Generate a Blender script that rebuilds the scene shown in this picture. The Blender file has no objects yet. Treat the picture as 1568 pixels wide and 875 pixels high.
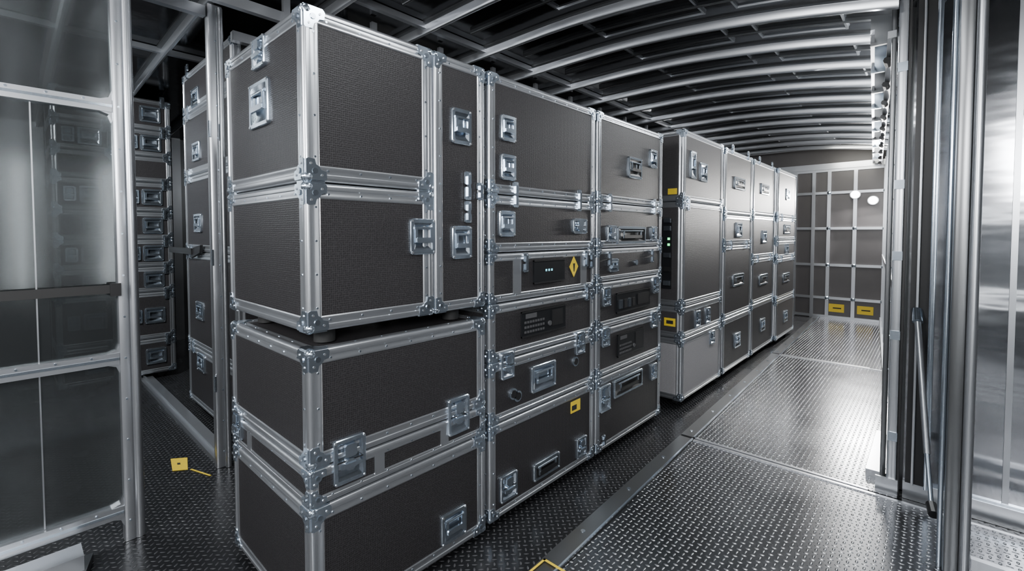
import bpy, bmesh, math, random
from mathutils import Vector, Matrix
random.seed(4)
S=bpy.context.scene
# ------------------------------------------------------------------ materials
def newmat(name):
    m=bpy.data.materials.new(name); m.use_nodes=True
    nt=m.node_tree; b=nt.nodes['Principled BSDF']; return m,nt,b
def mathn(nt,op,a,b=None,c=None):
    n=nt.nodes.new('ShaderNodeMath'); n.operation=op
    for i,v in enumerate((a,b,c)):
        if v is None: continue
        if isinstance(v,(int,float)): n.inputs[i].default_value=v
        else: nt.links.new(v,n.inputs[i])
    return n.outputs[0]
def simple(name,col,metal=0,rough=.5,noise=None,nstr=.1,rvar=0.0,cvar=0.0,stretch=None,emis=None,dist=.002,clear=0):
    m,nt,b=newmat(name)
    b.inputs['Base Color'].default_value=(*col,1); b.inputs['Metallic'].default_value=metal
    b.inputs['Roughness'].default_value=rough
    if emis: 
        b.inputs['Emission Color'].default_value=(*emis[0],1); b.inputs['Emission Strength'].default_value=emis[1]
    if noise:
        g=nt.nodes.new('ShaderNodeNewGeometry'); mp=nt.nodes.new('ShaderNodeMapping')
        nt.links.new(g.outputs['Position'],mp.inputs[0])
        if stretch: mp.inputs['Scale'].default_value=stretch
        n=nt.nodes.new('ShaderNodeTexNoise'); n.inputs['Scale'].default_value=noise; n.inputs['Detail'].default_value=3
        nt.links.new(mp.outputs[0],n.inputs['Vector'])
        if nstr:
            bp=nt.nodes.new('ShaderNodeBump'); bp.inputs['Strength'].default_value=nstr; bp.inputs['Distance'].default_value=dist
            nt.links.new(n.outputs[0],bp.inputs['Height']); nt.links.new(bp.outputs[0],b.inputs['Normal'])
        if rvar:
            r=mathn(nt,'MULTIPLY_ADD',n.outputs[0],rvar,rough-rvar/2); nt.links.new(r,b.inputs['Roughness'])
        if cvar:
            mx=nt.nodes.new('ShaderNodeMix'); mx.data_type='RGBA'
            mx.inputs['A'].default_value=tuple(c*(1-cvar) for c in col)+(1,)
            mx.inputs['B'].default_value=tuple(min(1,c*(1+cvar)) for c in col)+(1,)
            nt.links.new(n.outputs[0],mx.inputs['Factor']); nt.links.new(mx.outputs['Result'],b.inputs['Base Color'])
    if clear:
        out=nt.nodes['Material Output']; tr=nt.nodes.new('ShaderNodeBsdfTransparent'); tr.inputs[0].default_value=(.80,.84,.84,1)
        ms=nt.nodes.new('ShaderNodeMixShader'); ms.inputs[0].default_value=clear
        nt.links.new(b.outputs[0],ms.inputs[1]); nt.links.new(tr.outputs[0],ms.inputs[2]); nt.links.new(ms.outputs[0],out.inputs[0])
    return m
def laminate(name,c1,c2,rough=.5):
    m,nt,b=newmat(name)
    g=nt.nodes.new('ShaderNodeNewGeometry')
    v=nt.nodes.new('ShaderNodeTexVoronoi'); v.inputs['Scale'].default_value=125; v.inputs['Randomness'].default_value=.3
    nt.links.new(g.outputs['Position'],v.inputs['Vector'])
    mx=nt.nodes.new('ShaderNodeMix'); mx.data_type='RGBA'
    mx.inputs['A'].default_value=(*c2,1); mx.inputs['B'].default_value=(*c1,1)
    f=mathn(nt,'MULTIPLY',v.outputs['Distance'],1.5)
    nt.links.new(f,mx.inputs['Factor']); nt.links.new(mx.outputs['Result'],b.inputs['Base Color'])
    bp=nt.nodes.new('ShaderNodeBump'); bp.inputs['Strength'].default_value=.6; bp.inputs['Distance'].default_value=.0018
    nt.links.new(v.outputs['Distance'],bp.inputs['Height']); nt.links.new(bp.outputs[0],b.inputs['Normal'])
    b.inputs['Roughness'].default_value=rough
    b.inputs['Specular IOR Level'].default_value=.32
    return m
def tread(name,col,metal,rough,s=.04,h=.004,col2=None,diag=True,ea=.44,eb=.17):
    m,nt,b=newmat(name)
    g=nt.nodes.new('ShaderNodeNewGeometry'); sp=nt.nodes.new('ShaderNodeSeparateXYZ')
    nt.links.new(g.outputs['Position'],sp.inputs[0])
    x,y=sp.outputs[0],sp.outputs[1]
    if diag:
        u=mathn(nt,'DIVIDE',mathn(nt,'ADD',x,y),s*1.414); v=mathn(nt,'DIVIDE',mathn(nt,'SUBTRACT',x,y),s*1.414)
    else:
        u=mathn(nt,'DIVIDE',x,s); v=mathn(nt,'DIVIDE',y,s)
    fu=mathn(nt,'FLOOR',u); fv=mathn(nt,'FLOOR',v)
    par=mathn(nt,'FLOORED_MODULO',mathn(nt,'ADD',fu,fv),2.0)
    p=mathn(nt,'SUBTRACT',mathn(nt,'SUBTRACT',u,fu),.5); q=mathn(nt,'SUBTRACT',mathn(nt,'SUBTRACT',v,fv),.5)
    def ell(p,q):
        return mathn(nt,'ADD',mathn(nt,'POWER',mathn(nt,'ABSOLUTE',mathn(nt,'DIVIDE',p,ea)),2.0),mathn(nt,'POWER',mathn(nt,'ABSOLUTE',mathn(nt,'DIVIDE',q,eb)),2.0))
    e0=ell(p,q); e1=ell(q,p)
    e=mathn(nt,'ADD',mathn(nt,'MULTIPLY',e0,mathn(nt,'SUBTRACT',1.0,par)),mathn(nt,'MULTIPLY',e1,par))
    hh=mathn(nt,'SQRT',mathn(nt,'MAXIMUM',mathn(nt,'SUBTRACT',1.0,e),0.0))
    bp=nt.nodes.new('ShaderNodeBump'); bp.inputs['Strength'].default_value=1; bp.inputs['Distance'].default_value=h
    nt.links.new(hh,bp.inputs['Height']); nt.links.new(bp.outputs[0],b.inputs['Normal'])
    n=nt.nodes.new('ShaderNodeTexNoise'); n.inputs['Scale'].default_value=2.5; n.inputs['Detail'].default_value=2
    nt.links.new(g.outputs['Position'],n.inputs['Vector'])
    nt.links.new(mathn(nt,'MULTIPLY_ADD',n.outputs[0],.12,rough-.06),b.inputs['Roughness'])
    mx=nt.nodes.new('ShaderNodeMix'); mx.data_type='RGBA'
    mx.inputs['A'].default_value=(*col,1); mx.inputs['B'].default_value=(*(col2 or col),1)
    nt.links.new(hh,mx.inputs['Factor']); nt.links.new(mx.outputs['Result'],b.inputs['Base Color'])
    b.inputs['Metallic'].default_value=metal
    return m
LAM=laminate('phenolic_laminate_dark',(.038,.0358,.0378),(.0075,.0072,.0077),.46)
LAMG=laminate('phenolic_laminate_grey',(.33,.325,.335),(.22,.215,.225))
LAMM=laminate('phenolic_laminate_mid',(.06,.057,.059),(.024,.023,.024),.46)
ALU=simple('brushed_aluminium',(.56,.58,.61),.88,.29)
CHR=simple('zinc_chrome',(.66,.75,.85),.95,.18)
DCH=simple('dish_metal',(.40,.45,.51),.95,.2)
BLK=simple('black_plastic',(.012,.012,.013),0,.4)
YEL=simple('yellow_label',(.85,.6,.03),0,.5,noise=90,nstr=0,cvar=.15)
LEDB=simple('led_cyan',(.0,.1,.12),0,.4,emis=((.2,.8,1),2.0))
LEDG=simple('led_green',(.0,.1,.02),0,.4,emis=((.1,1,.3),3.0))
SCR=simple('rack_face',(.014,.015,.017),.2,.3)
KEY=simple('rack_keys',(.10,.10,.105),.3,.4)
LBL=simple('print_ink',(.02,.02,.02),0,.6)
RUB=simple('rubber',(.02,.02,.02),0,.7)
POLISH=simple('polished_sheet_wall',(.38,.39,.41),1,.11,noise=1.6,nstr=.25,rvar=.05,dist=.02,stretch=(.5,1,2.6))
SMOKE=simple('smoked_poly_sheet',(.21,.223,.228),.92,.13,noise=1.4,nstr=.12,rvar=.05,dist=.015,stretch=(1,2.0,.35),clear=.32)
CEIL=simple('ceiling_dark_sheet',(.13,.133,.14),.95,.11,noise=2.5,nstr=.3,rvar=.06,dist=.014)
FLOORM=tread('aisle_tread_plate',(.12,.124,.132),.95,.23,s=.030,h=.0065,col2=(.78,.80,.83),diag=False,ea=.42,eb=.2)  # col2 puts the lamp highlights on the raised dots into their colour
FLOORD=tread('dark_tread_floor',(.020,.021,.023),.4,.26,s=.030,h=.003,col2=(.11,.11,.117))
WALLM=simple('wall_metal',(.2,.205,.21),.9,.3,noise=2,nstr=.08,rvar=.08,dist=.01)
BULK=simple('bulkhead_panel',(.10,.094,.096),.1,.4,noise=4,nstr=0,cvar=.12)
LAMP=simple('lamp_lens',(.9,.9,.9),0,.3,emis=((1,.98,.93),60))
TUBE=simple('streak_tube_glow',(.9,.9,.9),0,.3,emis=((.95,.98,1),16))  # glow of the unseen tubes added for streak reflections
# ------------------------------------------------------------------ builder
class B:
    def __init__(s): s.v=[];s.f=[];s.m=[];s.mats=[]
    def mi(s,m):
        if m not in s.mats: s.mats.append(m)
        return s.mats.index(m)
    def add(s,vs,fs,m):
        o=len(s.v); s.v+= [tuple(v) for v in vs]; k=s.mi(m)
        for f in fs: s.f.append([i+o for i in f]); s.m.append(k)
    def box(s,x0,x1,y0,y1,z0,z1,m):
        s.add([(x0,y0,z0),(x1,y0,z0),(x1,y1,z0),(x0,y1,z0),(x0,y0,z1),(x1,y0,z1),(x1,y1,z1),(x0,y1,z1)],
              [(0,3,2,1),(4,5,6,7),(0,1,5,4),(1,2,6,5),(2,3,7,6),(3,0,4,7)],m)
    def prism(s,pts,o,A,Bv,C,c0,c1,m):
        o=Vector(o);A=Vector(A);Bv=Vector(Bv);C=Vector(C);n=len(pts)
        vs=[o+A*p[0]+Bv*p[1]+C*c0 for p in pts]+[o+A*p[0]+Bv*p[1]+C*c1 for p in pts]
        fs=[[i,(i+1)%n,n+(i+1)%n,n+i] for i in range(n)]
        fs.append(list(range(n))[::-1]); fs.append(list(range(n,2*n)))
        s.add(vs,fs,m)
    def obox(s,o,U,V,N,u0,u1,v0,v1,n0,n1,m,ch=0):
        if ch: pts=[(u0+ch,v0),(u1-ch,v0),(u1,v0+ch),(u1,v1-ch),(u1-ch,v1),(u0+ch,v1),(u0,v1-ch),(u0,v0+ch)]
        else: pts=[(u0,v0),(u1,v0),(u1,v1),(u0,v1)]
        s.prism(pts,o,U,V,N,n0,n1,m)
    def cyl(s,p0,p1,r,m,seg=10):
        p0=Vector(p0);p1=Vector(p1);d=(p1-p0).normalized()
        a=d.orthogonal().normalized();b=d.cross(a)
        pts=[(r*math.cos(2*math.pi*i/seg),r*math.sin(2*math.pi*i/seg)) for i in range(seg)]
        s.prism(pts,p0,a,b,d,0,(p1-p0).length,m)
    def ball(s,c,r,m,seg=10,rings=6):
        vs=[];fs=[]
        for j in range(rings+1):
            t=math.pi*j/rings
            for i in range(seg):
                p=2*math.pi*i/seg
                vs.append((c[0]+r*math.sin(t)*math.cos(p),c[1]+r*math.sin(t)*math.sin(p),c[2]+r*math.cos(t)))
        for j in range(rings):
            for i in range(seg):
                fs.append([j*seg+i,j*seg+(i+1)%seg,(j+1)*seg+(i+1)%seg,(j+1)*seg+i])
        s.add(vs,fs,m)
    def dish(s,o,U,V,N,w,h,n0,n1,inset,m):
        o=Vector(o);U=Vector(U);V=Vector(V);N=Vector(N)
        a=[(-w/2,-h/2),(w/2,-h/2),(w/2,h/2),(-w/2,h/2)]
        b=[(x*(1-inset),y*(1-inset)) for x,y in a]
        vs=[o+U*p[0]+V*p[1]+N*n1 for p in a]+[o+U*p[0]+V*p[1]+N*n0 for p in b]
        s.add(vs,[(0,1,5,4),(1,2,6,5),(2,3,7,6),(3,0,4,7),(4,5,6,7)],m)
    def build(s,name,smooth=True,parent=None):
        me=bpy.data.meshes.new(name); me.from_pydata(s.v,[],s.f)
        for m in s.mats: me.materials.append(m)
        me.polygons.foreach_set('material_index',s.m)
        bm=bmesh.new(); bm.from_mesh(me)
        bmesh.ops.recalc_face_normals(bm,faces=bm.faces); bm.to_mesh(me); bm.free()
        if smooth:
            me.shade_smooth(); me.set_sharp_from_angle(angle=math.radians(32))
        ob=bpy.data.objects.new(name,me); S.collection.objects.link(ob)
        if parent: ob.parent=parent
        return ob
P=.006
def lprof(W):
    pts=[(-W,-.004),(-W,.0015),(-W+.004,.004),(-W+.012,.004),(-W+.015,.0022),(-.021,.0022),(-.018,.0055)]
    for i in range(6):
        a=math.radians(90-90*i/5); r=.016
        pts.append((-.010+r*math.cos(a),-.010+r*math.sin(a)))
    pts+=[(y,x) for x,y in pts[:7][::-1]]
    pts.append((-.006,-.006))
    return pts
AX=[Vector((1,0,0)),Vector((0,1,0)),Vector((0,0,1))]
CP=[(-.001,-.001),(.060,-.001),(.064,.006),(.062,.026),(.046,.030),(.040,.040),(.030,.046),(.026,.062),(.006,.064),(-.001,.060)]
def frame_box(b,x0,x1,y0,y1,z0,z1,lam=LAM,W=.042,rivets=True,corners=True,cs=1.0):
    lo=Vector((x0+P,y0+P,z0+P)); hi=Vector((x1-P,y1-P,z1-P))
    b.box(lo.x,hi.x,lo.y,hi.y,lo.z,hi.z,lam)
    prof=lprof(W)
    for k in range(3):
        i,j=[a for a in range(3) if a!=k]
        for si in (0,1):
            for sj in (0,1):
                o=Vector((0,0,0)); o[i]=(lo,hi)[si][i]; o[j]=(lo,hi)[sj][j]
                A=AX[i]*(1 if si else -1); C=AX[j]*(1 if sj else -1)
                b.prism(prof,o,A,C,AX[k],lo[k]+.004,hi[k]-.004,ALU)
                if rivets and si+sj>0:
                    L=hi[k]-lo[k]; n=int((L-.16)/.11)
                    for q in range(n+1):
                        c=lo[k]+.08+(L-.16)*(q/max(n,1))
                        for (d,e) in ((A,C),(C,A)):
                            if d.x<0 or d.z<0 or d.y>0: continue
                            p=o+AX[k]*c-e*(W*.66)+d*.0022; 
                            b.cyl(p,p+d*.003,.0042,CHR,6)
    if corners:
        for sx in (0,1):
            for sy in (0,1):
                for sz in (0,1):
                    c=Vector(((lo,hi)[sx].x,(lo,hi)[sy].y,(lo,hi)[sz].z))
                    D=[AX[0]*(1 if sx else -1),AX[1]*(1 if sy else -1),AX[2]*(1 if sz else -1)]
                    for k in range(3):
                        i,j=[a for a in range(3) if a!=k]
                        b.prism([(p[0]*cs,p[1]*cs) for p in CP],c,-D[i],-D[j],D[k],.003,.0078,CHR)
                        for (ra,rb) in ((.048,.014),(.014,.048)):
                            p=c-D[i]*ra*cs-D[j]*rb*cs+D[k]*.0075
                            if D[k].x>0 or D[k].y<0: b.cyl(p,p+D[k]*.003,.0045,ALU,6)
                        if D[k].x>0 or D[k].y<0:
                            q=c-D[i]*.026*cs-D[j]*.026*cs+D[k]*.0075
                            b.cyl(q,q+D[k]*.004,.009*cs,DCH,8)
                    b.ball(c-(D[0]+D[1]+D[2])*.008*cs,.0185*cs,CHR,10,8)
def axes(face):
    if face=='x+': return Vector((0,1,0)),Vector((0,0,1)),Vector((1,0,0))
    if face=='y-': return Vector((1,0,0)),Vector((0,0,1)),Vector((0,-1,0))
    if face=='x-': return Vector((0,-1,0)),Vector((0,0,1)),Vector((-1,0,0))
def ring(b,o,U,V,N,w,h,r,n,m,c=.014):
    def rr(w,h,c):
        out=[]
        for sx,sy,b0 in ((1,1,0),(-1,1,90),(-1,-1,180),(1,-1,270)):
            for a in (0,30,60,90):
                t=math.radians(b0+a); out.append((sx*(w/2-c)+c*math.cos(t),sy*(h/2-c)+c*math.sin(t)))
        return out
    A=rr(w,h,c);A2=rr(w-.006,h-.006,c-.003);I=rr(w-2*r,h-2*r,max(c-.006,.004)); k=len(A)
    vs=[o+U*p[0]+V*p[1] for p in A]+[o+U*p[0]+V*p[1]+N*(n-.003) for p in A]+[o+U*p[0]+V*p[1]+N*n for p in A2]+[o+U*p[0]+V*p[1]+N*n for p in I]+[o+U*p[0]+V*p[1] for p in I]
    fs=[]
    for L in range(4):
        for i in range(k): fs.append([L*k+i,L*k+(i+1)%k,(L+1)*k+(i+1)%k,(L+1)*k+i])
    b.add(vs,fs,m)
def handle(b,o,face='x+',w=.13,h=.13,black=False):
    U,V,N=axes(face); o=Vector(o)-N*P; m=BLK if black else CHR; r=.017
    ring(b,o,U,V,N,w,h,r,.012,CHR)
    b.dish(o,U,V,N,w-2*r+.002,h-2*r+.002,.001,.0115,.34,m if black else DCH)
    gz=-h*.10
    b.obox(o,U,V,N,-w*.31,w*.31,gz-.011,gz+.011,.012,.022,BLK if black else CHR,ch=.004)
    b.cyl(o+U*(-w*.37)+V*(h*.24)+N*.012,o+U*(w*.37)+V*(h*.24)+N*.012,.006,CHR,8)
    for s in (-1,1):
        b.obox(o,U,V,N,s*w*.30-.006,s*w*.30+.006,gz-.011,h*.26,.010,.018,CHR)
        for t in (-1,1):
            p=o+U*(s*(w/2-.009))+V*(t*(h/2-.009))+N*.011; b.cyl(p,p+N*.004,.005,ALU,6)
def latch(b,o,face='x+',w=.11,h=.14):
    U,V,N=axes(face); o=Vector(o)-N*P; r=.015
    ring(b,o,U,V,N,w,h,r,.014,CHR)
    b.dish(o,U,V,N,w-2*r+.002,h-2*r+.002,.003,.0135,.2,DCH)
    b.cyl(o-V*h*.1+N*.004,o-V*h*.1+N*.017,w*.18,CHR,14)
    b.obox(o-V*h*.1,U,V,N,-w*.33,w*.33,-.007,.008,.015,.023,CHR,ch=.003)
    b.obox(o,U,V,N,-w*.18,w*.18,h*.08,h*.36,.006,.021,CHR,ch=.006)
    b.obox(o,U,V,N,-w*.40,w*.40,-.002,.002,.012,.0146,BLK)
    for s in (-1,1):
        for t in (-1,1):
            p=o+U*(s*(w/2-.008))+V*(t*(h/2-.008))+N*.013; b.cyl(p,p+N*.004,.0045,ALU,6)
def clasp(b,o,face='x+',h=.10):
    U,V,N=axes(face); o=Vector(o)-N*P
    b.obox(o,U,V,N,-.020,.020,-h/2,-.006,.004,.013,CHR,ch=.005)
    b.obox(o,U,V,N,-.020,.020,.006,h/2,.004,.013,CHR,ch=.005)
    b.obox(o,U,V,N,-.009,.009,-h*.4,h*.35,.013,.022,DCH,ch=.003)
    for v in (-h*.42,h*.42): 
        p=o+V*v+N*.013+U*.012; b.cyl(p,p+N*.003,.004,ALU,6)
def feet(b,x0,x1,y0,y1,z):
    for x in (x0+.1,x1-.1):
        for y in (y0+.12,y1-.12):
            b.box(x-.045,x+.045,y-.05,y+.05,z-.012,z+.004,ALU)
            b.cyl((x-.02,y,z/2),(x+.02,y,z/2),z/2,RUB,14)
XF=-1.6; XB=-2.41
# ------------------------------------------------------------------ column 1
Y0,Y1=.70,1.565
b=B()
frame_box(b,XB,XF,Y0,1.255,1.683,2.285,W=.05,cs=1.15)
frame_box(b,XB,XF,Y0,1.255,1.150,1.679,W=.05,cs=1.15)
frame_box(b,XB,XF,1.259,Y1,1.150,2.285,W=.042)
handle(b,(XF,1.195,1.487),w=.13,h=.15)
handle(b,(XF,1.415,1.985),w=.12,h=.16); handle(b,(XF,1.415,1.46),w=.12,h=.15)
clasp(b,(XF,1.45,1.72),h=.13); clasp(b,(XF,1.45,1.60),h=.1); clasp(b,(XF,1.528,1.70),h=.08)
handle(b,(-2.0,Y0,2.015),'y-',w=.2,h=.18)
latch(b,(-1.99,Y0,2.215),'y-',w=.13,h=.12)
for x in (XB+.12,XF-.12):
    for y in (Y0+.12,Y1-.12): b.cyl((x,y,1.090),(x,y,1.153),.04,RUB,12)
b.build('flight_case')
b=B()
frame_box(b,XB,XF,Y0,Y1,.662,1.090,W=.048,cs=1.15)
frame_box(b,XB,XF,Y0,Y1,.522,.658,W=.03,cs=.9)
for y in (.98,1.31): b.box(XF-.01,XF-.001,y-.022,y+.022,.55,.635,ALU)
for x in (-2.2,): b.box(x-.022,x+.022,Y0+.001,Y0+.01,.55,.635,ALU)
latch(b,(XF,.852,.655),w=.13,h=.17); latch(b,(XF,1.39,.665),w=.13,h=.17)
latch(b,(-2.33,Y0,.63),'y-',w=.1,h=.13)
b.build('flight_case')
b=B()
frame_box(b,XB,XF,Y0,Y1,.035,.518,W=.048,cs=1.15)
handle(b,(XF,1.36,.16),w=.15,h=.14)
feet(b,XB,XF,Y0,Y1,.035)
b.build('flight_case')
# ------------------------------------------------------------------ columns 2,3
def screen(b,y0,y1,z0,z1,kind=0,x=XF):
    b.box(x-.012,x+.004,y0,y1,z0,z1,SCR)
    for (a,c,d,e) in ((y0,y1,z1-.008,z1),(y0,y1,z0,z0+.008)): b.box(x-.004,x+.008,a,c,d,e,BLK)
    if kind==1:
        for i in range(3): b.box(x+.004,x+.0055,y0+.1+i*.025,y0+.112+i*.025,(z0+z1)/2,(z0+z1)/2+.012,LEDB)
    if kind==2:
        for i in range(8):
            for j in range(3): b.box(x+.004,x+.007,y0+.02+i*.022,y0+.034+i*.022,z0+.022+j*.026,z0+.034+j*.026,KEY)
        b.box(x+.004,x+.007,y0+.03,y0+.12,z1-.04,z1-.015,KEY)
        b.box(x+.004,x+.007,y1-.13,y1-.03,z0+.03,z1-.02,BLK)
        b.cyl((x+.004,y1-.155,z0+.05),(x+.012,y1-.155,z0+.05),.014,KEY,12)
    if kind==3:
        for i in range(4): b.box(x+.004,x+.012,y0+.03+i*.06,y0+.07+i*.06,z0+.03,z1-.05,(DCH,BLK)[i%2])
        b.box(x+.004,x+.008,y0+.30,y1-.03,z0+.03,z1-.03,BLK)
Y0,Y1=1.59,2.545
b=B()
frame_box(b,XB,XF,Y0,Y1,1.697,2.285)
frame_box(b,XB,XF,Y0,Y1,1.405,1.693)
for p in ((1.73,2.03),(1.73,1.835)): handle(b,(XF,*p),w=.11,h=.13)
handle(b,(XF,1.72,1.55),w=.12,h=.13); latch(b,(XF,2.37,1.545),w=.15,h=.09)
for y in (1.78,2.36): clasp(b,(XF,y,1.70),h=.13)
b.build('flight_case')
b=B()
frame_box(b,XB,XF,Y0,Y1,1.152,1.401,W=.034,cs=.8)
for y in (1.80,2.42): b.box(XF-.01,XF-.001,y-.03,y+.03,1.19,1.365,ALU)
screen(b,1.93,2.21,1.225,1.355,1)
U,V,N=axes('x+')
b.prism([(0,-.062),(.045,0),(0,.062),(-.045,0)],(XF-P,2.315,1.30),U,V,N,0,.003,YEL)
b.prism([(-.004,-.03),(.004,-.03),(.010,.02),(-.010,.02)],(XF-P,2.315,1.30),U,V,N,.003,.004,LBL)
clasp(b,(XF,1.86,1.345),h=.10); clasp(b,(XF,2.5,1.33),h=.1); clasp(b,(XF,2.44,1.345),h=.10)
b.build('flight_case')
b=B()
frame_box(b,XB,XF,Y0,Y1,.858,1.148,W=.042)
screen(b,1.83,2.22,.945,1.085,2)
clasp(b,(XF,2.45,1.13),h=.1)
b.build('flight_case')
b=B()
frame_box(b,XB,XF,Y0,Y1,.542,.854)
handle(b,(XF,2.02,.70),w=.22,h=.15)
for (y,z) in ((2.33,.72),(1.765,.665),(1.80,.645)):
    b.cyl((XF-.01,y,z),(XF+.004,y,z),.03,CHR,16); b.cyl((XF,y,z),(XF+.008,y,z),.02,BLK,14)
for y in (1.72,2.38): latch(b,(XF,y,.825),w=.10,h=.14)
b.build('flight_case')
b=B()
frame_box(b,XB,XF,Y0,Y1,.05,.538)
handle(b,(XF,2.05,.175),w=.24,h=.10,black=True)
latch(b,(XF,1.73,.19),w=.13,h=.14); latch(b,(XF,2.40,.165),w=.11,h=.13)
b.box(XF-P,XF-P+.003,2.29,2.39,.405,.475,YEL); b.box(XF-P+.003,XF-P+.004,2.30,2.35,.42,.45,LBL)
feet(b,XB,XF,Y0,Y1,.05)
b.build('flight_case')
Y0,Y1=2.57,3.53
b=B()
frame_box(b,XB,XF,Y0,Y1,1.707,2.285)
frame_box(b,XB,XF,Y0,Y1,1.405,1.703)
handle(b,(XF,3.07,1.97),w=.2,h=.15,black=True); handle(b,(XF,3.36,2.07),w=.12,h=.14)
handle(b,(XF,3.03,1.49),w=.42,h=.12,black=True); latch(b,(XF,2.75,1.50),w=.12,h=.11); latch(b,(XF,3.38,1.5),w=.1,h=.11)
for y in (2.72,3.38): clasp(b,(XF,y,1.705),h=.12)
b.build('flight_case')
b=B()
frame_box(b,XB,XF,Y0,Y1,1.182,1.401,W=.03,cs=.8)
clasp(b,(XF,2.72,1.33)); clasp(b,(XF,3.35,1.33)); handle(b,(XF,2.78,1.285),w=.12,h=.09)
b.cyl((XF-.01,3.1,1.29),(XF+.006,3.1,1.29),.02,CHR,12)
b.build('flight_case')
b=B()
frame_box(b,XB,XF,Y0,Y1,.872,1.178,W=.042)
screen(b,2.82,3.32,.95,1.09,3); latch(b,(XF,2.69,1.08),w=.1,h=.13); latch(b,(XF,3.42,1.10),w=.1,h=.13)
b.build('flight_case')
b=B()
frame_box(b,XB,XF,Y0,Y1,.552,.868)
screen(b,2.84,3.22,.64,.80,2); latch(b,(XF,2.68,.81),w=.1,h=.13); latch(b,(XF,3.4,.83),w=.1,h=.13)
b.build('flight_case')
b=B()
frame_box(b,XB,XF,Y0,Y1,.05,.548)
handle(b,(XF,3.0,.425),w=.42,h=.13,black=True); latch(b,(XF,2.68,.40),w=.13,h=.18); latch(b,(XF,3.4,.42),w=.1,h=.13); clasp(b,(XF,2.66,.12),h=.07)
feet(b,XB,XF,Y0,Y1,.05)
b.build('flight_case')
# ------------------------------------------------------------------ columns 4..7
XF4=-1.56
def stack(y0,y1,zs,lams,xf=XF4,extra=None):
    for i in range(len(zs)-1):
        b=B()
        frame_box(b,XB,xf,y0,y1,zs[i]+.002,zs[i+1]-.002,lam=lams[i],W=.045,rivets=False)
        if i==0: feet(b,XB,xf,y0,y1,zs[0])
        if extra: extra(b,i,y0,y1,zs[i],zs[i+1],xf)
        b.build('flight_case')
def ex4(b,i,y0,y1,z0,z1,xf):
    if i==0: latch(b,(xf,y1-.25,z1-.10),w=.12,h=.13)
    if i==1:
        for y in (y0+.35,y0+.6): latch(b,(xf,y,z0+.13),w=.12,h=.15)
        b.box(-1.72,-1.62,y0+P-.003,y0+P,z0+.10,z0+.17,YEL)
        b.box(-1.70,-1.64,y0+P-.004,y0+P-.003,z0+.12,z0+.15,LBL)
    if i==2:
        b.box(-1.75,-1.66,y0-.012,y0+.01,z0+.15,z1-.15,SCR)
        for z in (z0+.52,z0+.57): b.box(-1.69,-1.67,y0-.015,y0-.012,z,z+.02,LEDG)
        for z in (z0+.18,z0+.30,z0+.42,z0+.65,z0+.72): b.box(-1.72,-1.665,y0-.03,y0-.012,z,z+.04,(DCH,CHR,BLK)[int(z*10)%3])
        clasp(b,(xf,y0+.1,z1-.02),h=.12)
    if i==3:
        handle(b,(xf,y0+.45,z0+.28),w=.17,h=.17); handle(b,(xf,y0+.2,z0+.32),w=.12,h=.24)
        b.box(-1.70,-1.62,y0+P-.003,y0+P,z0+.06,z0+.11,YEL)
stack(3.85,4.83,[.06,.60,.875,1.775,2.38],[LAMG,LAMM,LAMM,LAMM],extra=ex4)
def ex5(b,i,y0,y1,z0,z1,xf):
    ym=(y0+y1)/2
    if i%2==0: handle(b,(xf,ym,(z0+z1)/2),w=.2,h=.16)
    else:
        handle(b,(xf,ym,(z0+z1)/2),w=.36,h=.13,black=True)
        clasp(b,(xf,y0+.2,z1),h=.1); clasp(b,(xf,y1-.2,z1),h=.1)
stack(4.89,5.83,[.06,.62,1.38,1.70,2.37],[LAM,LAM,LAM,LAM],extra=ex5)
stack(5.88,6.86,[.06,.66,1.20,1.72,2.37],[LAM,LAM,LAM,LAM],extra=ex5)
stack(6.91,7.95,[.06,.60,1.16,1.40,1.72,2.37],[LAMM,LAM,LAM,LAM,LAM],xf=-1.53,extra=ex5)
# ------------------------------------------------------------------ cases in left bay
for k,(ya,yb) in enumerate(((.30,.74),(.76,1.20))):
    zs=[.06,.42,.90,1.16,1.44,1.72,2.02,2.28,2.55,2.86]
    for i in range(9):
        b=B(); frame_box(b,-6.6,-5.9,ya,yb,zs[i]+.002,zs[i+1]-.002,W=.04,rivets=False)
        if i==0: feet(b,-6.6,-5.9,ya,yb,.06)
        h=zs[i+1]-zs[i]
        if i!=6:
            handle(b,(-5.9,ya+.27,zs[i]+h/2),w=.17,h=min(.16,h*.6))
            if i%2: latch(b,(-5.9,ya+.12,zs[i]+h/2),w=.09,h=.14)
            clasp(b,(-5.9,yb-.07,zs[i+1]-.02),h=.12)
        b.build('flight_case')
zs=[.06,.55,1.35,1.98,2.5,2.84]
for i in range(5):
    b=B(); frame_box(b,-4.78,-3.5,1.06,1.9,zs[i]+.002,zs[i+1]-.002,W=.05,rivets=False)
    if i==0: feet(b,-4.78,-3.5,1.06,1.9,.06)
    handle(b,(-4.40,1.06,(zs[i]+zs[i+1])/2+(.14 if i==0 else -.08)),'y-',w=.2,h=.15)
    clasp(b,(-4.6,1.06,zs[i+1]),'y-',h=.12)
    b.build('flight_case')
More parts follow.
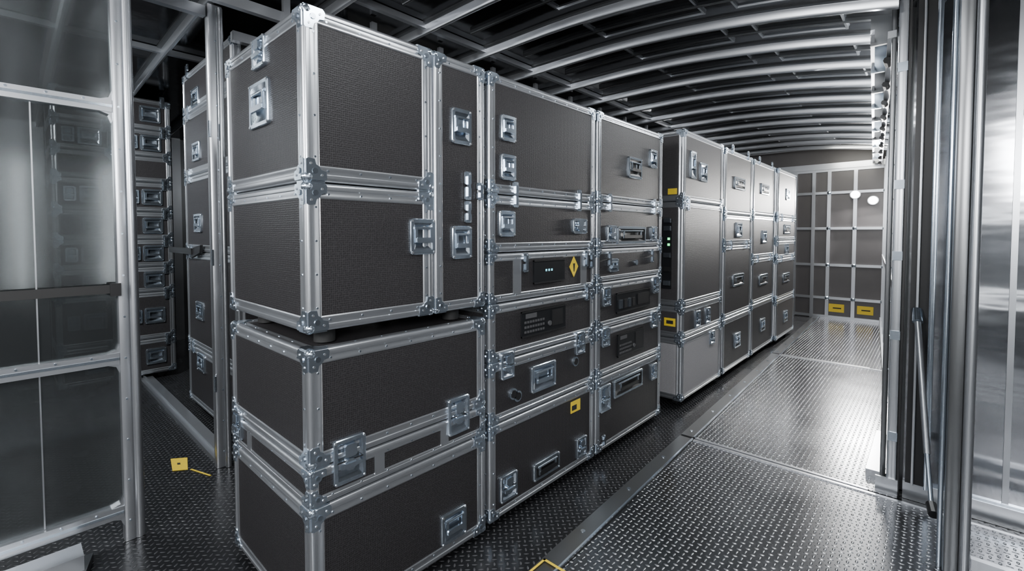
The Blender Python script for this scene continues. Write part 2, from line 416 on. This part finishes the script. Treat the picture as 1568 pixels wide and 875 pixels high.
# ------------------------------------------------------------------ shell
def lipx(y): return -1.215-.035*(y-2.5)
def rwx(y): return -.12-.076*(y-3.4) if y>3.4 else -.12
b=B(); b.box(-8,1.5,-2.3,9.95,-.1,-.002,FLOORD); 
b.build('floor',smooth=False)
ys=[(-2.2,.4),(.41,3.30),(3.34,6.36),(6.40,9.70)]
for i,(a,c) in enumerate(ys):
    b=B()
    def xr(y): return 1.35 if y<3.32 else rwx(y)
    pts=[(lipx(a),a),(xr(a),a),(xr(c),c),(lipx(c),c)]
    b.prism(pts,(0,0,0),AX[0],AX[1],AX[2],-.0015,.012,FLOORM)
    for y in (a,c):
        b.box(lipx(y),xr((a+c)/2)-.02,y-.012,y+.012,-.0015,.018,ALU)
    b.build('floor_tread_plate',smooth=False)
b=B()
for (a,c) in ((-2.2,3.3),(3.33,6.36),(6.39,9.7)):
    b.prism([(lipx(a)-.10,a),(lipx(a)-.002,a),(lipx(c)-.002,c),(lipx(c)-.10,c)],(0,0,0),AX[0],AX[1],AX[2],-.0015,.022,WALLM)
    b.prism([(lipx(a)-.012,a),(lipx(a)-.002,a),(lipx(c)-.002,c),(lipx(c)-.012,c)],(0,0,0),AX[0],AX[1],AX[2],.022,.028,CHR)
    y=a+.1
    while y<c:
        if y>0: b.cyl((lipx(y)-.06,y,.022),(lipx(y)-.06,y,.025),.012,CHR,8)
        y+=.5
b.build('trim_floor_lip')
b=B(); b.box(-1.27,-1.14,1.60,1.612,.0281,.0295,YEL); b.box(-1.27,-1.26,1.5,1.612,.0281,.0295,YEL); b.build('floor_marking_tape')
b=B(); b.prism([(-3.72,.71),(-3.52,.68),(-3.47,.75),(-3.66,.79)],(0,0,0),AX[0],AX[1],AX[2],-.001,.001,YEL)
b.prism([(-3.62,.725),(-3.59,.72),(-3.58,.735),(-3.61,.74)],(0,0,0),AX[0],AX[1],AX[2],.001,.0015,LBL)
b.prism([(-3.46,.76),(-3.28,.82),(-3.28,.83),(-3.46,.77)],(0,0,0),AX[0],AX[1],AX[2],-.001,.001,YEL); b.build('floor_warning_sticker')
b=B(); b.box(-6.6,-3.42,.89,1.0,-.0015,.03,ALU); b.box(-6.6,-3.42,.92,.935,.03,.05,ALU); b.build('trim_door_sill')
# walls
b=B(); b.box(-8,-7.9,-2.3,9.95,0,3.0,WALLM)
for i in range(9): b.box(-7.9,-7.84,-2.0+i*.45,-1.9+i*.45,0,2.9,ALU)
b.build('wall_left',smooth=False)
b=B(); b.box(-8,1.5,-2.3,-2.2,0,3.0,WALLM)
for i in range(16): b.box(-7.8+i*.6,-7.76+i*.6,-2.2,-2.17,0,2.9,ALU)
b.build('wall_back',smooth=False)
b=B(); b.box(1.4,1.5,-2.2,3.5,0,2.9,WALLM)
for y in (-1.5,-.9,-.3,.5,1.3,1.9,2.5): b.box(1.37,1.4,y-.03,y+.03,0,2.6,ALU)
b.build('wall_right',smooth=False)
b=B(); b.box(-.10,1.4,3.42,3.52,0,2.95,POLISH)
for x in (.30,.72,1.1): b.box(x-.012,x+.012,3.412,3.42,.1,2.9,ALU)
b.box(-.10,1.4,3.40,3.42,.0,.10,ALU); b.box(-.02,1.4,3.405,3.42,.10,.115,CHR)
b.build('wall_partition',smooth=False)
b=B()
b.prism([(rwx(3.5),3.5),(rwx(3.5)+.08,3.5),(rwx(9.8)+.08,9.8),(rwx(9.8),9.8)],(0,0,0),AX[0],AX[1],AX[2],0,2.85,WALLM)
y=3.9
while y<9.7:
    b.box(rwx(y)-.02,rwx(y),y-.03,y+.03,.0,2.7,ALU); y+=.6
b.prism([(rwx(3.5)-.04,3.5),(rwx(3.5),3.5),(rwx(9.7),9.7),(rwx(9.7)-.04,9.7)],(0,0,0),AX[0],AX[1],AX[2],.013,.12,ALU)
b.prism([(rwx(3.5)-.03,3.5),(rwx(3.5),3.5),(rwx(9.7),9.7),(rwx(9.7)-.03,9.7)],(0,0,0),AX[0],AX[1],AX[2],1.1,1.16,ALU)
b.build('wall_aisle',smooth=False)
b=B(); b.box(-8,1.5,9.75,9.85,0,3.0,BULK); b.build('wall_end',smooth=False)
b=B()
for x in (-2.2,-1.88,-1.60,-1.37,-1.0,-.60): b.box(x-.026,x+.026,9.72,9.75,.0,2.62,ALU)
for z in (.04,.37,.95,1.59,2.21,2.60): b.box(-2.2,-.57,9.725,9.75,z-.022,z+.022,ALU)
b.box(-2.2,-.57,9.70,9.75,2.62,2.72,ALU)
for x in (-1.37,-1.0,-.60):
    for z in (.37,.95,1.59,2.21): b.ball((x,9.72,z),.035,CHR,8,6)
for x in (-1.28,-.88):
    b.box(x-.06,x+.16,9.735,9.748,.13,.27,YEL); b.box(x-.0,x+.12,9.733,9.735,.19,.21,LBL)
b.build('trim_bulkhead_grid',smooth=False)
for (x,z) in ((-1.0,2.16),(-.76,2.05)):
    b=B(); b.cyl((x,9.69,z),(x,9.72,z),.075,ALU,20); b.cyl((x,9.68,z),(x,9.69,z),.06,LAMP,20); b.build('wall_work_lamp')
# ceiling
def cz(x): return 2.97-.055*(x+2.2)**2 if x>-2.2 else 2.97-.006*(x+2.2)**2
N=48; xs=[-8+9.5*i/N for i in range(N+1)]
b=B(); vs=[];fs=[]
for x in xs: vs+=[(x,-2.3,cz(x)+.05),(x,9.95,cz(x)+.05),(x,-2.3,cz(x)+.09),(x,9.95,cz(x)+.09)]
for i in range(N):
    o=i*4; fs+=[[o,o+1,o+5,o+4],[o+2,o+6,o+7,o+3],[o,o+4,o+6,o+2],[o+1,o+3,o+7,o+5]]
fs+=[[0,2,3,1],[N*4,N*4+1,N*4+3,N*4+2]]
b.add(vs,fs,CEIL); b.build('ceiling')
def bow(b,y,w,h,x0=-7.9,x1=None,m=ALU,dz=0):
    if x1 is None: x1=-.17 if y<3.45 else rwx(y)
    n=40; r=[]
    pr=[(-w/2,.05),(-w/2,-h*.4),(-w/3,-h*.85),(0,-h),(w/3,-h*.85),(w/2,-h*.4),(w/2,.05)]
    vs=[];fs=[];k=len(pr)
    for i in range(n+1):
        x=x0+(x1-x0)*i/n
        for p in pr: vs.append((x,y+p[0],cz(x)+p[1]+dz))
    for i in range(n):
        for j in range(k): fs.append([i*k+j,i*k+(j+1)%k,(i+1)*k+(j+1)%k,(i+1)*k+j])
    fs.append(list(range(k))); fs.append(list(range(n*k,n*k+k)))
    b.add(vs,fs,m)
y=-1.5
while y<9.7:
    b=B(); bow(b,y,.036,.026); bow(b,y,.09,.006,dz=.04,m=WALLM)
    b.build('roof_bow'); y+=.6
b=B(); y=-1.2
while y<9.7:
    bow(b,y,.022,.012,x0=-2.6,dz=.035,m=WALLM)
    for xa,xb in ((-1.9,-1.15),(-.95,-.45)):
        if xb>-.5 and y>5: continue
        for yy in (y-.15,y+.15): bow(b,yy,.012,.008,x0=xa,x1=xb,dz=.042,m=ALU)
        for xx in (xa,xb): b.box(xx-.006,xx+.006,y-.15,y+.15,cz(xx)+.034,cz(xx)+.05,ALU)
    y+=.6
b.build('trim_roof_stiffeners')
b=B()
for x in (-4.6,-2.75):
    b.box(x-.02,x+.02,-2.2,9.75,cz(x)+.005,cz(x)+.045,ALU)
b.box(-2.98,-2.94,.4,9.7,2.78,2.84,ALU)
y=.6
while y<9.6:
    b.box(-2.98,-2.95,y-.02,y+.02,2.80,2.99,ALU); y+=.6
b.build('trim_roof_stringers',smooth=False)
# cable rail at aisle top right
b=B()
def rp(y): return rwx(max(y,3.4))-.06
for (dx,z0,z1,w) in ((0,2.62,2.66,.04),(-.10,2.66,2.69,.02)):
    a,c=3.45,9.7
    b.prism([(rp(a)+dx-w,a),(rp(a)+dx,a),(rp(c)+dx,c),(rp(c)+dx-w,c)],(0,0,0),AX[0],AX[1],AX[2],z0,z1,ALU)
y=3.6;k=0
while y<9.6:
    x=rp(y); b.box(x-.12,x+.0,y-.012,y+.012,2.64,2.82,CHR if k%2 else WALLM)
    b.cyl((x-.05,y+.2,2.60),(x-.05,y+.30,2.60),.022,BLK,8); y+=.6;k+=1
b.build('ceiling_cable_rail')
# ------------------------------------------------------------------ left framed partition
XP=-2.9
b=B()
def post(b,x,y,z0,z1,w=.06,d=.06,m=ALU,riv=True):
    pr=[]
    rr=min(w,d)*.2
    for sx,sy in ((1,1),(-1,1),(-1,-1),(1,-1)):
        for a in (0,45,90):
            base={(1,1):0,(-1,1):90,(-1,-1):180,(1,-1):270}[(sx,sy)]
            t=math.radians(base+a); pr.append((sx*(w/2-rr)+rr*math.cos(t),sy*(d/2-rr)+rr*math.sin(t)))
    b.prism(pr,(x,y,0),AX[0],AX[1],AX[2],z0,z1,m)
    z=z0+.1
    while riv and z<z1-.05:
        b.cyl((x+w/2,y,z),(x+w/2+.003,y,z),.005,CHR,8); z+=.2
post(b,XP,.382,0.0,2.9,.06,.045)
b.cyl((XP+.012,.420,0),(XP+.012,.420,2.9),.022,ALU,16)
post(b,XP,-.75,0.0,2.9); post(b,XP,-1.9,0.0,2.9)
for z in (.15,.90,2.10,2.85):
    b.box(XP-.025,XP+.025,-1.9,.36,z-.028,z+.028,ALU); b.box(XP+.025,XP+.028,-1.9,.36,z-.006,z+.006,CHR)
    for s in (-1,1):
        b.prism([(0,0),(-.045,0),(-.012,s*.012),(0,s*.045)],(XP,.36,z+s*.028),AX[1],AX[2],AX[0],-.02,.02,ALU)
    y=-.7
    while y<.3: b.cyl((XP+.025,y,z+.018),(XP+.03,y,z+.018),.005,CHR,8); y+=.12
b.box(XP-.012,XP-.004,-1.9,.36,.15,2.85,SMOKE)
b.box(XP-.004,XP+.002,.088,.093,.18,2.07,ALU)
b.build('framed_partition_panel')
b=B(); b.prism([(0,0),(.0,.04),(.008,.04),(.008,0)],(XP+.036,-1.9,1.218),AX[0],AX[2],AX[1],0,2.24,RUB)
b.box(XP+.036,XP+.055,.33,.37,1.205,1.265,BLK); b.build('load_strap')
b=B(); b.prism([(-2.82,-1.0),(-2.42,-1.0),(-2.52,.0),(-2.60,.18),(-2.82,.24)],(0,0,0),AX[0],AX[1],AX[2],-.0015,.035,WALLM)
b.box(-2.82,-2.7,-.6,.2,.035,.10,ALU); b.build('metal_door_step')
b=B(); post(b,-3.37,.92,0,2.92,.06,.085); b.cyl((-3.325,.94,0),(-3.325,.94,2.9),.018,ALU,12)
for z in (.5,1.3,2.1): b.box(-3.345,-3.32,.872,.88,z,z+.10,CHR)
b.build('door_post')
b=B(); b.box(-3.39,-3.34,.42,.87,2.84,2.90,ALU); b.box(-3.36,-2.93,.45,.48,2.84,2.90,ALU); b.box(-3.39,-3.34,1.02,4.5,2.74,2.80,ALU); b.build('trim_door_header')
b=B(); b.prism([(0,0),(.25,.05),(.27,.11),(.02,.08)],(-4.5,1.03,1.30),AX[0],AX[2],AX[1],0,.02,BLK)
b.box(-5.2,-4.45,1.02,1.04,1.33,1.38,BLK); b.build('load_strap')
# ------------------------------------------------------------------ right jambs
b=B()
post(b,-.15,3.42,.0,2.9,.045,.08); post(b,-.195,3.50,.0,2.9,.025,.05,WALLM)
b.box(-.126,-.115,3.38,3.42,0,2.9,BLK)
b.box(-.22,-.12,3.37,3.38,.012,.10,ALU); b.box(-.28,-.15,3.55,4.3,.012,.05,ALU)
for z in (.32,.9,1.35,1.75,2.4): b.box(-.172,-.128,3.372,3.38,z,z+.05,CHR)
b.build('door_jamb')
b=B()
post(b,.085,2.78,.012,2.86,.05,.06,WALLM,False); b.cyl((.128,2.76,.012),(.128,2.76,2.86),.018,ALU,16); b.cyl((.048,2.78,.012),(.048,2.78,2.86),.010,CHR,12)
b.box(.15,1.39,2.765,2.795,.05,.10,ALU); b.box(.15,1.39,2.765,2.795,2.80,2.86,ALU)
b.build('sliding_door_frame')
b=B()
b.cyl((-.055,3.33,1.02),(.0,3.02,.42),.014,ALU,12); b.cyl((-.055,3.33,1.02),(-.06,3.38,1.08),.024,CHR,12); b.cyl((.0,3.02,.42),(.02,2.92,.22),.010,CHR,12)
b.cyl((.02,2.92,.22),(.03,2.86,.20),.022,BLK,10)
b.build('gas_strut')
b=B(); b.box(-.09,-.01,3.385,3.42,.1,2.85,BLK); post(b,.0,3.37,.10,2.9,.025,.05,CHR,False); post(b,-.06,3.375,.10,2.9,.012,.02,ALU,False); b.build('trim_jamb_seal')
# ------------------------------------------------------------------ lights
def area(name,loc,tgt,sx,sy,pw,col=(.95,.98,1)):
    l=bpy.data.lights.new(name,'AREA'); l.shape='RECTANGLE'; l.size=sx; l.size_y=sy; l.energy=pw; l.color=col
    o=bpy.data.objects.new(name,l); S.collection.objects.link(o); o.location=loc
    d=Vector(tgt)-Vector(loc); o.rotation_euler=d.to_track_quat('-Z','Y').to_euler(); return o
def tube(b,p0,p1,off):
    p0=Vector(p0);p1=Vector(p1);o=Vector(off)
    b.cyl(p0,p1,.02,TUBE,12); d=(p1-p0).normalized()
    b.cyl(p0-d*.03,p0,.024,ALU,12); b.cyl(p1,p1+d*.03,.024,ALU,12)
    b.cyl(p0+d*.05+o,p1-d*.05+o,.012,ALU,8)
    for t in (.1,.9):
        q=p0+(p1-p0)*t; b.cyl(q,q+o,.008,ALU,6)
b=B()
for y in (.1,.85,-.6): tube(b,(1.33,y,.9),(1.33,y,2.3),(.035,0,0))
b.build('right_streak_tubes')  # unseen glowing tubes, added to throw streak reflections onto the left partition sheet
b=B()
for (x0,x1,z) in ((.2,1.2,2.3),(.2,1.2,1.75),(.2,1.2,.6)): tube(b,(x0,-2.14,z),(x1,-2.14,z),(0,-.025,0))
tube(b,(-1.9,-2.14,1.2),(-1.9,-2.14,2.4),(0,-.025,0))
b.build('back_streak_tubes')  # added behind the camera to put light streaks in the polished right partition
area('unseen_key_light',(.9,-.9,2.3),(-1.8,1.9,1.1),.8,.8,112,(.98,.985,1))  # key light added out of view behind the camera, aimed at the case fronts
area('unseen_key_light',(-1.4,-1.7,2.4),(-2.3,.9,1.1),.7,.7,82,(.98,.985,1))  # second added key light, out of view, for the left faces of the cases
area('ceiling_area_light',(-.75,4.55,2.83),(-.75,4.55,0),.06,1.0,36)
area('ceiling_area_light',(-.65,7.5,2.80),(-.65,7.5,0),.06,1.0,14,(1,.99,.95))
area('ceiling_area_light',(-.95,8.9,2.80),(-1.0,9.7,1.4),.8,.05,11,(1,.97,.85))  # added warm light that brightens the end wall
area('ceiling_area_light',(-4.3,-.3,2.9),(-4.9,.6,1.0),.1,1.2,130)  # added light that brightens the case stacks in the left bay
area('ceiling_area_light',(-.5,1.2,2.78),(-.8,1.6,0),.1,1.2,25)
area('ceiling_area_light',(.7,3.0,2.7),(.6,3.1,0),.6,.05,10)
area('ceiling_fill_light',(-.5,6.0,2.66),(-1.3,6.0,2.9),.03,5.5,26).rotation_euler=(0,math.radians(180-40),math.radians(4.3))  # added strip of light aimed upward to brighten the bows and ceiling
for (x,z) in ((-1.0,2.16),(-.76,2.05)):
    area('lamp_beam',(x,9.66,z),(x+.3,4.4,0.0),.14,.14,72,(1,.98,.95))
w=bpy.data.worlds.new('world'); S.world=w; w.use_nodes=True
w.node_tree.nodes['Background'].inputs[0].default_value=(.5,.52,.55,1); w.node_tree.nodes['Background'].inputs[1].default_value=.3
c=bpy.data.cameras.new('camera'); co=bpy.data.objects.new('camera',c); S.collection.objects.link(co)
co.location=(0,0,1.5); co.rotation_euler=(math.radians(88),0,math.radians(42.34))
c.sensor_width=36; c.lens=16.28; c.shift_y=-.035; c.clip_start=.02
S.camera=co
